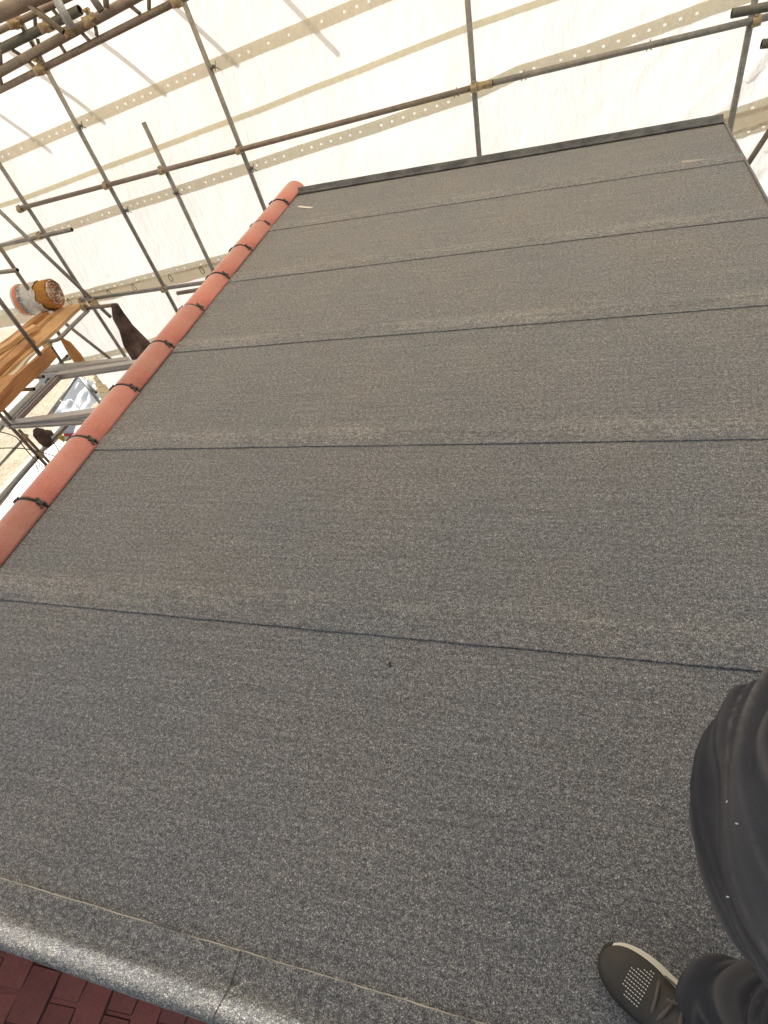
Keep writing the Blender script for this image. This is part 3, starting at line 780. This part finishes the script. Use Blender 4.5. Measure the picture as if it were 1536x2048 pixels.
cloth_blob('bag', [(70, 858), (76, 864), (84, 872), (91, 881), (95, 889), (97, 893)], 4.3, [.03, .075, .085, .08, .06, .03], COAT, 'dark bag hanging under the grey box beam', 'bag', .7, .06)
cloth_blob('bag', [(90, 863), (98, 867), (104, 872)], 4.35, [.03, .045, .03], COAT, 'small dark pouch beside the hanging bag', 'bag')

# other things beyond the ridge
ORW = wood('orange_timber', (0.42, 0.19, 0.05), (0.52, 0.26, 0.09))
bm = bmesh.new(); P = [Py(a, b, 5.5) for a, b in ((121, 680), (131, 699), (146, 722), (158, 737), (172, 734), (158, 712), (150, 703), (137, 688))]
fr = [bm.verts.new(p) for p in P]; bk = [bm.verts.new(p + Vector((0, .05, 0))) for p in P]
bm.faces.new(fr); bm.faces.new(bk[::-1])
for i in range(len(P)): bm.faces.new((fr[i], bk[i], bk[(i + 1) % 8], fr[(i + 1) % 8]))
bmesh.ops.recalc_face_normals(bm, faces=bm.faces[:])
tag(link('timber_offcut', bm, ORW), 'orange timber offcut leaning behind the grey beam', 'timber')
# printed sign panel with a zigzag mark, fixed beyond the beam
def slab_from(pix, y, th, name, mt, parent=None):
    P = [Py(a, b, y) for a, b in pix]; bm = bmesh.new(); k = len(P)
    n_ = (P[1] - P[0]).cross(P[2] - P[0]).normalized() * th
    if n_.dot(P[0] - CAM) < 0: n_ = -n_
    fr = [bm.verts.new(p) for p in P]; bk = [bm.verts.new(p + n_) for p in P]
    bm.faces.new(fr); bm.faces.new(bk[::-1])
    for i in range(k): bm.faces.new((fr[i], bk[i], bk[(i + 1) % k], fr[(i + 1) % k]))
    bmesh.ops.recalc_face_normals(bm, faces=bm.faces[:]); return link(name, bm, mt, parent)
sg = thing('sign_panel', 'grey white banner corner with a dark zigzag logo', 'banner', Py(90, 775, 5.35))
SG = mat('banner_grey', (.46, .47, .48), .6); slab_from([(70, 743), (116, 748), (122, 757), (90, 776), (78, 762)], 5.36, .01, 'banner', SG, sg)
TEAL = mat('logo_teal', (.02, .05, .055), .5)
bm = bmesh.new(); Z = [Py(a, b, 5.33) for a, b in ((94, 770), (91, 764), (97, 757), (103, 763), (105, 757), (108, 758))]
for p, q in zip(Z, Z[1:]): add_tube(bm, p, q, .012, 6, False)
link('logo', bm, TEAL, sg)
# pale blue sheet over an A-shaped frame
tp = thing('tarpaulin', 'pale blue white tarpaulin stretched over an A-shaped grey frame', 'tarpaulin', Py(150, 830, 6.6))
TB = mat('pale_tarpaulin', (.58, .66, .72), .5); nT = ntex(TB, coords(TB, (3, 1, 1)), 3, 4, .6)
base(TB, ramp(TB, nT, [(.35, (.72, .78, .82)), (.65, (.84, .87, .88))])); bump(TB, nT, .5, .05)
bm = bmesh.new(); ap, bl, br, b2 = Py(155, 752, 7.0), Py(92, 836, 6.4), Py(182, 829, 6.4), Py(203, 798, 6.7)
nn_ = 24; rows = []
for i in range(nn_ + 1):
    row = []
    for j in range(nn_ + 1):
        s, t = i / nn_, j / nn_
        lo_ = bl.lerp(br, t) if t < .8 else (bl.lerp(br, .8)).lerp(b2, (t - .8) / .2)
        top = ap.lerp(ap + Vector((.25, 0, -.1)), t)
        q = top.lerp(lo_, s); q += Vector((0, .05 * noise.noise(Vector((s * 4, t * 5, 0))), .03 * noise.noise(Vector((t * 6, s * 3, 4)))))
        row.append(bm.verts.new(q))
    rows.append(row)
for A, B in zip(rows, rows[1:]):
    for j in range(nn_): bm.faces.new((A[j], A[j + 1], B[j + 1], B[j])).smooth = True
link('cover_sheet', bm, TB, tp)
for p, q, y1_, y2_ in (((155, 752), (96, 832), 6.9, 6.3), ((158, 752), (200, 806), 6.9, 6.55), ((150, 758), (104, 828), 6.8, 6.25), ((160, 754), (192, 785), 6.95, 6.7)):
    tube('frame_leg', Py(*p, y1_), Py(*q, y2_), .026, GALV, tp)
for p, q in (((141, 798), (160, 818)), ((172, 798), (157, 816)), ((120, 800), (150, 828))):
    tube('seam', Py(*p, 6.45), Py(*q, 6.40), .008, mat('seam_white', (.8, .8, .78), .6), tp, False)
# stacked pallets further right, mostly hidden by the ridge
PAL = wood('pale_pallet', (0.42, 0.34, 0.22), (0.55, 0.46, 0.32))
pal = thing('pallet', 'pale slatted pallet leaning beyond the ridge tiles', 'pallet', Py(210, 780, 7.2))
for k in range(5):
    a = Py(186 + k * 3, 748 + 11 * k, 7.2); b = a + Vector((1.1, .2, .1)); bm = bmesh.new()
    add_box(bm, (a + b) / 2, (b - a).length, .03, .1, frame(b - a)); link('slat', bm, PAL, pal)
for k in range(2):
    a = Py(192 + 18 * k, 744, 7.28); b = Py(206 + 18 * k, 800, 7.28); bm = bmesh.new()
    add_box(bm, (a + b) / 2, (b - a).length, .08, .08, frame(b - a, Vector((0, 1, 0)))); link('bearer', bm, PAL, pal)
# red, white and blue packet
pk = thing('packet', 'small red white and blue packet lying below the grey beam', 'packet', Py(128, 878, 4.7))
slab_from([(126, 853), (150, 850), (146, 869), (127, 868)], 4.72, .03, 'blue_side', mat('packet_blue', (.55, .65, .78), .5), pk)
slab_from([(127, 869), (146, 869), (142, 874), (128, 873)], 4.70, .03, 'red_stripe', mat('packet_red', (.50, .03, .05), .5), pk)
slab_from([(128, 874), (142, 874), (137, 884), (130, 883)], 4.71, .03, 'white_side', mat('packet_white', (.7, .68, .66), .5), pk)
cloth_blob('weed', [(119, 871), (123, 875), (128, 884)], 4.7, [.015, .035, .01], mat('weed_yellow', (.45, .42, .05), .7), 'small yellow green weed beside the packet', 'weed')
# white sheet spread on the ground below
bm = bmesh.new(); P = [Pz(a, b, GZ + .03) for a, b in ((-60, 1100), (80, 915), (190, 830), (190, 1100))]
g = [[None] * 21 for _ in range(21)]
for i in range(21):
    for j in range(21):
        q = P[0].lerp(P[1], i / 20).lerp(P[3].lerp(P[2], i / 20), j / 20); g[i][j] = bm.verts.new(q + Vector((0, 0, .04 + .04 * noise.noise(q * 1.5))))
for i in range(20):
    for j in range(20): bm.faces.new((g[i][j], g[i + 1][j], g[i + 1][j + 1], g[i][j + 1])).smooth = True
WS = mat('white_plastic', (.75, .75, .73), .5); tag(link('plastic_sheet', bm, WS), 'white plastic sheet spread over the ground beside the house', 'plastic sheet')

# ================================================================== PERSON
person = thing('person', 'person in dark grey work trousers and black trainers standing on the felt', 'person', (.33, .2, 0))
TROU = fabric('work_trousers', (0.028, 0.031, 0.042), (0.074, 0.076, 0.086), 100, .8)
def loft(bm, secs, seg=40, fold=0.0, ph=0):
    """secs: (centre, rx, ry) stacked rings"""
    Q = []
    for i in range(len(secs) - 1):
        for k in range(6):
            t = k / 6; a, b = secs[i], secs[i + 1]; t2 = t * t * (3 - 2 * t)
            Q.append((Vector(a[0]).lerp(Vector(b[0]), t), a[1] + (b[1] - a[1]) * t2, a[2] + (b[2] - a[2]) * t2))
    Q.append((Vector(secs[-1][0]), secs[-1][1], secs[-1][2])); rings = []
    for c0, rx, ry in Q:
        ring = []
        for k in range(seg):
            t = 2 * math.pi * k / seg; ring.append(bm.verts.new(c0 + Vector((rx * math.cos(t), ry * math.sin(t), 0))))
        rings.append(ring)
    for A, B in zip(rings, rings[1:]):
        for k in range(seg): bm.faces.new((A[k], A[(k + 1) % seg], B[(k + 1) % seg], B[k]))
    bm.faces.new(rings[0][::-1]); bm.faces.new(rings[-1])
bm = bmesh.new()
loft(bm, [((.306, .082, .065), .078, .066), ((.314, .077, .14), .082, .075), ((.345, .045, .30), .092, .088), ((.375, .02, .47), .105, .10), ((.42, .08, .66), .12, .11), ((.44, .14, .80), .12, .12)])
loft(bm, [((.62, .43, .065), .075, .07), ((.60, .43, .14), .08, .075), ((.52, .39, .30), .11, .11), ((.41, .275, .46), .170, .197), ((.372, .240, .60), .176, .218), ((.364, .236, .70), .183, .214), ((.41, .245, .84), .18, .19), ((.46, .26, 1.0), .14, .17)])
tr = link('trousers', bm, TROU, person, True)
rm = tr.modifiers.new('remesh', 'REMESH'); rm.mode = 'VOXEL'; rm.voxel_size = .007; rm.use_smooth_shade = True
sm = tr.modifiers.new('smooth', 'SMOOTH'); sm.iterations = 14; sm.factor = .6
dg = bpy.context.evaluated_depsgraph_get(); me = bpy.data.meshes.new_from_object(tr.evaluated_get(dg))
tr.modifiers.clear(); tr.data = me
CO = [v.co.copy() for v in me.vertices]; NO = [v.normal.copy() for v in me.vertices]; NEW = []
def fold(p):
    # creases hang in arcs round the bent hip and run down the legs
    q = Vector(((p.x - .80) * 1.0, (p.y - .22) * 1.0, 0)); a_ = math.atan2(q.y, -q.x)
    tz = max(0, min(1, (p.z - .38) / .15)); wv = (a_ * 4.0 + 3.0 * p.z) * (1 - tz) + (a_ * .9 + 11.0 * p.z) * tz + 1.5 * noise.noise(p * 2.4) + .5 * noise.noise(p * 7.0)
    r1 = (1 - abs(noise.noise(Vector((wv * .9, p.z * 1.1 - a_ * .3, 3.3)))) * 2.4)
    r2 = (1 - abs(noise.noise(Vector((wv * 2.3 + 4, p.z * 2.0, 8.1)))) * 2.2)
    r3 = noise.noise(Vector((p.x * 5 + p.z * 4, p.y * 9 - p.z * 7, p.z * 5)))
    mk = max(0, min(1, .6 + 1.4 * noise.noise(p * 4.0 + Vector((3, 1, 7)))))
    return .015 * max(0, r1) ** 2 + .006 * mk * max(0, r2) ** 2 + .009 * r3 - .008, mk * (.45 * max(0, r1) ** 5 + .55 * max(0, r2) ** 4)
FOLD_LIGHT = []  # highlights along fold ridges, painted into the trouser colour
for p, nrm in zip(CO, NO):
    k = 1 if p.z > .16 else .5
    f0, w0 = fold(p); NEW.extend(p + nrm * f0 * k); FOLD_LIGHT.append(min(1, w0))
me.vertices.foreach_set('co', NEW); me.update()
at = me.attributes.new('fold_light', 'FLOAT', 'POINT'); at.data.foreach_set('value', FOLD_LIGHT)
an = N(TROU, 'ShaderNodeAttribute'); an.attribute_name = 'fold_light'
bs = TROU.node_tree.nodes['Principled BSDF'].inputs['Base Color']; prevc = bs.links[0].from_socket
base(TROU, mixc(TROU, an.outputs['Fac'], prevc, (.20, .195, .195)))
for p in me.polygons: p.use_smooth = True
if not me.materials: me.materials.append(TROU)
sm = tr.modifiers.new('soften', 'SMOOTH'); sm.iterations = 4; sm.factor = .5

def shoe(toe, heel, flip):
    toe, heel = Vector((*toe, 0)), Vector((*heel, 0)); d = (heel - toe); Ls = d.length; d.normalize(); s = Vector((-d.y, d.x, 0))
    z0_ = .006
    def width(t):
        u_ = min(1, t / .30); v_ = .049 * (1 - (1 - u_) ** 2.6) ** .5 - .007 * math.sin(max(0, min(1, (t - .3) / .5)) * math.pi)
        return max(.004, v_ * (1 if t < .75 else 1 - .35 * ((t - .75) / .25) ** 2))
    def top(t):
        return .022 + .016 * min(1, t / .10) ** .5 + .034 * min(1, t / .42) ** 1.2 + (.03 * max(0, (t - .42) / .3) if t < .72 else .03 * max(0, 1 - (t - .72) / .6))
    e = bpy.data.objects.new('shoe', None)
    # upper
    bm = bmesh.new(); rings = []; n_ = 26; seg = 24
    for i in range(n_ + 1):
        t = (i / n_) ** 1.5; c0 = toe + d * (t * Ls); wdt = width(t) * (1 if i < n_ else .35); h_ = top(t) * (1 if 0 < i < n_ else .7)
        rings.append([bm.verts.new(c0 + s * wdt * math.copysign(abs(math.cos(a)) ** .8, math.cos(a)) + Vector((0, 0, z0_ + .018 + max(0, math.sin(a)) ** .85 * (h_ - .018) + min(0, math.sin(a)) * .004))) for a in [2 * math.pi * k / seg for k in range(seg)]])
    for A, B in zip(rings, rings[1:]):
        for k in range(seg): bm.faces.new((A[k], A[(k + 1) % seg], B[(k + 1) % seg], B[k])).smooth = True
    bm.faces.new(rings[0][::-1]); bm.faces.new(rings[-1]); bmesh.ops.recalc_face_normals(bm, faces=bm.faces[:])
    up_ = link('shoe', bm, SHOE, person)
    # sole with a pale side wall
    bm = bmesh.new(); pts = []
    for i in range(n_ + 1): pts.append(((i / n_) ** 1.5, 1))
    for i in range(n_, -1, -1): pts.append(((i / n_) ** 1.5, -1))
    lo_ = []; hi_ = []
    for t, sg_ in pts:
        wdt = width(t) * (1 if t < 1 else .55) + .003; c0 = toe + d * (t * Ls * 1.01 - .004)
        lo_.append(bm.verts.new(c0 + s * sg_ * wdt + Vector((0, 0, .0085 + .012 * max(0, 1 - t / .15))))); hi_.append(bm.verts.new(c0 + s * sg_ * (wdt + .001) + Vector((0, 0, .022))))
    m_ = len(pts)
    for i in range(m_): bm.faces.new((lo_[i], lo_[(i + 1) % m_], hi_[(i + 1) % m_], hi_[i]))
    bm.faces.new(lo_); bm.faces.new(hi_); bmesh.ops.recalc_face_normals(bm, faces=bm.faces[:])
    link('sole', bm, SHOE, up_)
    bm = bmesh.new(); A_ = []; B_ = []; D_ = []
    for i in range(19):
        t = .03 + .52 * i / 18; wdt = width(t) + .004; c0 = toe + d * (t * Ls); ex_ = .001 + .024 * t 
        sd = flip
        A_.append(bm.verts.new(c0 + s * sd * (wdt - .012) + Vector((0, 0, .034)))); B_.append(bm.verts.new(c0 + s * sd * (wdt + ex_) + Vector((0, 0, .024)))); D_.append(bm.verts.new(c0 + s * sd * (wdt + ex_ * .8) + Vector((0, 0, .009))))
    for X_, Y_ in ((A_, B_), (B_, D_)):
        for i in range(18): bm.faces.new((X_[i], X_[i + 1], Y_[i + 1], Y_[i])).smooth = True
    bmesh.ops.recalc_face_normals(bm, faces=bm.faces[:]); link('midsole', bm, SOLE, up_)
    # pale stitch dots on the toe box
    bm = bmesh.new()
    for r in range(11):
        for c_ in range(8):
            u_ = (c_ - 3.5) * .0048; t = .14 + .027 * (c_ - 3.5) * .55 + .0 + (r * .0062) / Ls * 1.0
            off_ = (r - 5) * .0066
            tt = .235 + u_ / Ls * 1.0; 
            if abs(off_) > .036 or (r < 2 and (c_ < 2)) or (r > 7 and c_ < (r - 7) * 2): continue
            wdt = width(tt); x_ = off_ / wdt
            if abs(x_) > .85: continue
            a = math.acos(max(-1, min(1, math.copysign(abs(x_) ** (1 / .8), x_))))
            z_ = z0_ + .018 + math.sin(a) ** .85 * (top(tt) - .018)
            p_ = toe + d * (tt * Ls) + s * off_ + Vector((0, 0, z_ + .0004))
            add_box(bm, p_, .0028, .0014, .0016, frame(d))
    link('stitching', bm, mat('stitch_white', (.85, .84, .80), .7), up_)['kind'] = 'stuff'
    # laces
    for k in range(4):
        tt = .355 + .075 * k; c0 = toe + d * (tt * Ls); wdt = width(tt) * .62
        P_ = []
        for j in range(7):
            x_ = -1 + 2 * j / 6; a = math.acos(max(-1, min(1, x_ * .75)))
            P_.append(c0 + s * x_ * wdt + d * .006 * x_ * (1 if k % 2 else -1) + Vector((0, 0, z0_ + .018 + math.sin(a) ** .85 * (top(tt) - .018) + .002)))
        curve_tube('lace', P_, .0036, LACE, up_, 6, 3)
    c0 = toe + d * (.40 * Ls); P_ = [c0 + s * .01 + Vector((0, 0, .086)), c0 + d * .02 + s * .02 * flip + Vector((0, 0, .09)), c0 + d * .01 + s * .04 * flip + Vector((0, 0, .075)), c0 - d * .015 + s * .043 * flip + Vector((0, 0, .06))]
    curve_tube('lace', P_, .0024, LACE, up_, 6, 4)
    return up_
for a, b, z in ((1457, 1605, .69), (1475, 1649, .69), (1409, 1788, .60)):
    best = min(tr.data.vertices, key=lambda v: ((lambda r_: (v.co + origin(tr) - CAM - r_ * (v.co + origin(tr) - CAM).dot(r_)).length - .25 * (v.co + origin(tr)).dot(-RZ))(ray(a, b).normalized())))
    q = best.co + origin(tr) + best.normal * .002; bm = bmesh.new(); add_box(bm, q, 0.0014, .0028, .001, Matrix.Rotation(a, 3, 'Z'))
    link('lint', bm, mat('lint_white', (.75, .74, .72), .9), person)
SHOE = fabric('shoe_knit', (0.055, 0.053, 0.049), (0.11, 0.103, 0.094), 120, .6)
SOLE = mat('sole_cream', (.72, .69, .60), .6); LACE = mat('lace_brown', (.115, .10, .088), .9)
shoe((.106, .122), (.36, -.03), 1)
shoe((.45, .50), (.735, .41), -1)

SKIN = mat('skin', (.50, .29, .20), .55)
JACK = fabric('dark_jacket', (0.030, 0.031, 0.035), (0.05, 0.05, 0.055))
def skinned(name, verts, edges, radii, material, parent, root=0, sub=2):
    me = bpy.data.meshes.new(name); me.from_pydata([tuple(v) for v in verts], edges, []); me.materials.append(material)
    o = bpy.data.objects.new(name, me); C.objects.link(o); attach(o, parent)
    md = o.modifiers.new('skin', 'SKIN'); md.use_smooth_shade = True
    lay = me.skin_vertices[0].data if me.skin_vertices else None
    if lay is None:
        bpy.context.view_layer.objects.active = o; o.select_set(True)
        bpy.ops.mesh.customdata_skin_add(); lay = me.skin_vertices[0].data
    for i, r in enumerate(radii): lay[i].radius = (r, r) if not isinstance(r, tuple) else r; lay[i].use_root = (i == root)
    s_ = o.modifiers.new('sub', 'SUBSURF'); s_.levels = sub; s_.render_levels = sub
    return o
UPV = -RY
ph_c = CAM - RZ * .016 - UPV * .05 + RX * .015
hr = ph_c + RX * .055 - UPV * .03 - RZ * .012; hl = ph_c - RX * .055 - UPV * .03 - RZ * .012
face = Vector((-.86, .51, 0)); rt_ = Vector((.51, .86, 0))
tor = Vector((.42, .27, 0))
V = []; E = []; Rd = []
def av(p, r, par=None):
    V.append(Vector(p)); Rd.append(r)
    if par is not None: E.append((par, len(V) - 1))
    return len(V) - 1
pel = av(tor + Vector((0, 0, .98)), (.14, .14)); ch = av(tor + Vector((.02, 0, 1.20)), (.14, .15), pel); ub = av(tor + Vector((.01, 0, 1.40)), (.13, .14), ch)
nk = av(tor + Vector((-.01, .01, 1.53)), .055, ub); hd0 = av(tor + face * .02 + Vector((0, 0, 1.60)), .075, nk); hd = av(tor + face * .035 + Vector((0, 0, 1.69)), .088, hd0); hd2 = av(tor + face * .03 + Vector((0, 0, 1.76)), .07, hd)
for sgn, wr_ in ((1, hr), (-1, hl)):
    sh = tor + rt_ * .19 * sgn + Vector((0, 0, 1.40)); elb = (sh + wr_) / 2 + Vector((.03, -.02, -.14)) + rt_ * .09 * sgn
    wrist = wr_ + (elb - wr_).normalized() * .085
    a = av(sh, .06, ub); b = av((sh + elb) / 2, .05, a); c = av(elb, .044, b); d_ = av((elb + wrist) / 2, .038, c); e_ = av(wrist, .027, d_); f_ = av(wr_ + (elb - wr_).normalized() * .03, (.034, .022), e_)
    sd = RX * sgn
    for k in range(4):
        root_ = wr_ + UPV * (.022 - .015 * k); g1 = av(root_ - RZ * .004, .009, f_); g2 = av(root_ + sd * .002 - RZ * .0, .0085, g1); g3_ = av(root_ - sd * .028 + RZ * (-.002), .008, g2)
    th1 = av(wr_ - RZ * .02 + UPV * .03, .010, f_); th2 = av(wr_ - RZ * .018 + UPV * .045 - sd * .02, .009, th1)
body = skinned('body', V, E, Rd, SKIN, person)
# jacket over torso and upper arms
V = []; E = []; Rd = []
pel = av(tor + Vector((.01, 0, .90)), (.165, .165)); ch = av(tor + Vector((.02, 0, 1.2)), (.165, .175), pel); ub = av(tor + Vector((.01, 0, 1.40)), (.15, .16), ch); nk = av(tor + Vector((0, 0, 1.49)), .075, ub)
for sgn, wr_ in ((1, hr), (-1, hl)):
    sh = tor + rt_ * .19 * sgn + Vector((0, 0, 1.40)); elb = (sh + wr_) / 2 + Vector((.03, -.02, -.14)) + rt_ * .09 * sgn
    wrist = wr_ + (elb - wr_).normalized() * .12
    a = av(sh, .078, ub); b = av((sh + elb) / 2, .068, a); c = av(elb, .06, b); d_ = av(wrist, .045, c)
skinned('jacket', V, E, Rd, JACK, person)
hc = tor + face * .035 + Vector((0, 0, 1.70))
bm = bmesh.new(); bmesh.ops.create_uvsphere(bm, u_segments=24, v_segments=16, radius=1, matrix=Matrix.Translation(hc + Vector((0, 0, .02)) - face * .015) @ Matrix.Diagonal((.105, .105, .11, 1)))
bmesh.ops.delete(bm, geom=[v for v in bm.verts if (v.co - hc).dot(face) > .035 and v.co.z < hc.z + .07 or v.co.z < hc.z - .05], context='VERTS')
link('hair', bm, mat('dark_hair', (.03, .02, .014), .8), person, True)
bm = bmesh.new()
for sgn in (1, -1):
    bmesh.ops.create_uvsphere(bm, u_segments=10, v_segments=8, radius=.012, matrix=Matrix.Translation(hc + face * .082 + rt_ * .032 * sgn - Vector((0, 0, .01))))
link('eyes', bm, mat('eye', (.6, .6, .58), .2), person, True)
bm = bmesh.new(); bmesh.ops.create_cone(bm, cap_ends=True, segments=8, radius1=.018, radius2=.008, depth=.045, matrix=Matrix.Translation(hc + face * .095 - Vector((0, 0, .03))))
for sgn in (1, -1): bmesh.ops.create_uvsphere(bm, u_segments=10, v_segments=8, radius=.03, matrix=Matrix.Translation(hc + rt_ * .09 * sgn - Vector((0, 0, .015))) @ Matrix.Diagonal((.5, .4, 1, 1)))
add_box(bm, hc + face * .088 - Vector((0, 0, .075)), .045, .02, .012, frame(rt_))
link('face_features', bm, SKIN, person, True)
# the phone being held, behind the lens
bm = bmesh.new(); add_box(bm, ph_c, .074, .150, .008, Matrix((RX, UPV, -RZ)).transposed())
bmesh.ops.bevel(bm, geom=bm.edges[:], offset=.003, segments=2, affect='EDGES')
tag(link('phone', bm, BLACK), 'black phone held up in both hands', 'phone')

# ================================================================== SMALL THINGS ON THE FELT
def sliver(name, p, q, wd, th, mt, label, cat, z=.002):
    a, b = Pz(*p, z), Pz(*q, z); bm = bmesh.new(); add_box(bm, (a + b) / 2 + Vector((0, 0, th / 2)), (b - a).length, wd, th, frame(b - a))
    for v in bm.verts: v.co += Vector((0, .4 * wd * noise.noise(v.co * 30), 0))
    return tag(link(name, bm, mt), label, cat)
CH = mat('offcut_white', (.62, .58, .52), .8)
sliver('paper_scrap', (597, 413), (624, 416), .03, .002, CH, 'white paper scrap on the felt by the last ridge tiles', 'scrap', .004)
sliver('plastic_scrap', (1364, 324), (1412, 320), .035, .0015, mat('scuff_pale', (.36, .33, .29), .9), 'pale scuffed strip on the felt near the back right corner', 'scrap', .004)
sliver('nail', (779, 1324), (781, 1335), .004, .004, HOLE, 'dark nail lying just in front of a felt lap', 'nail', .001)
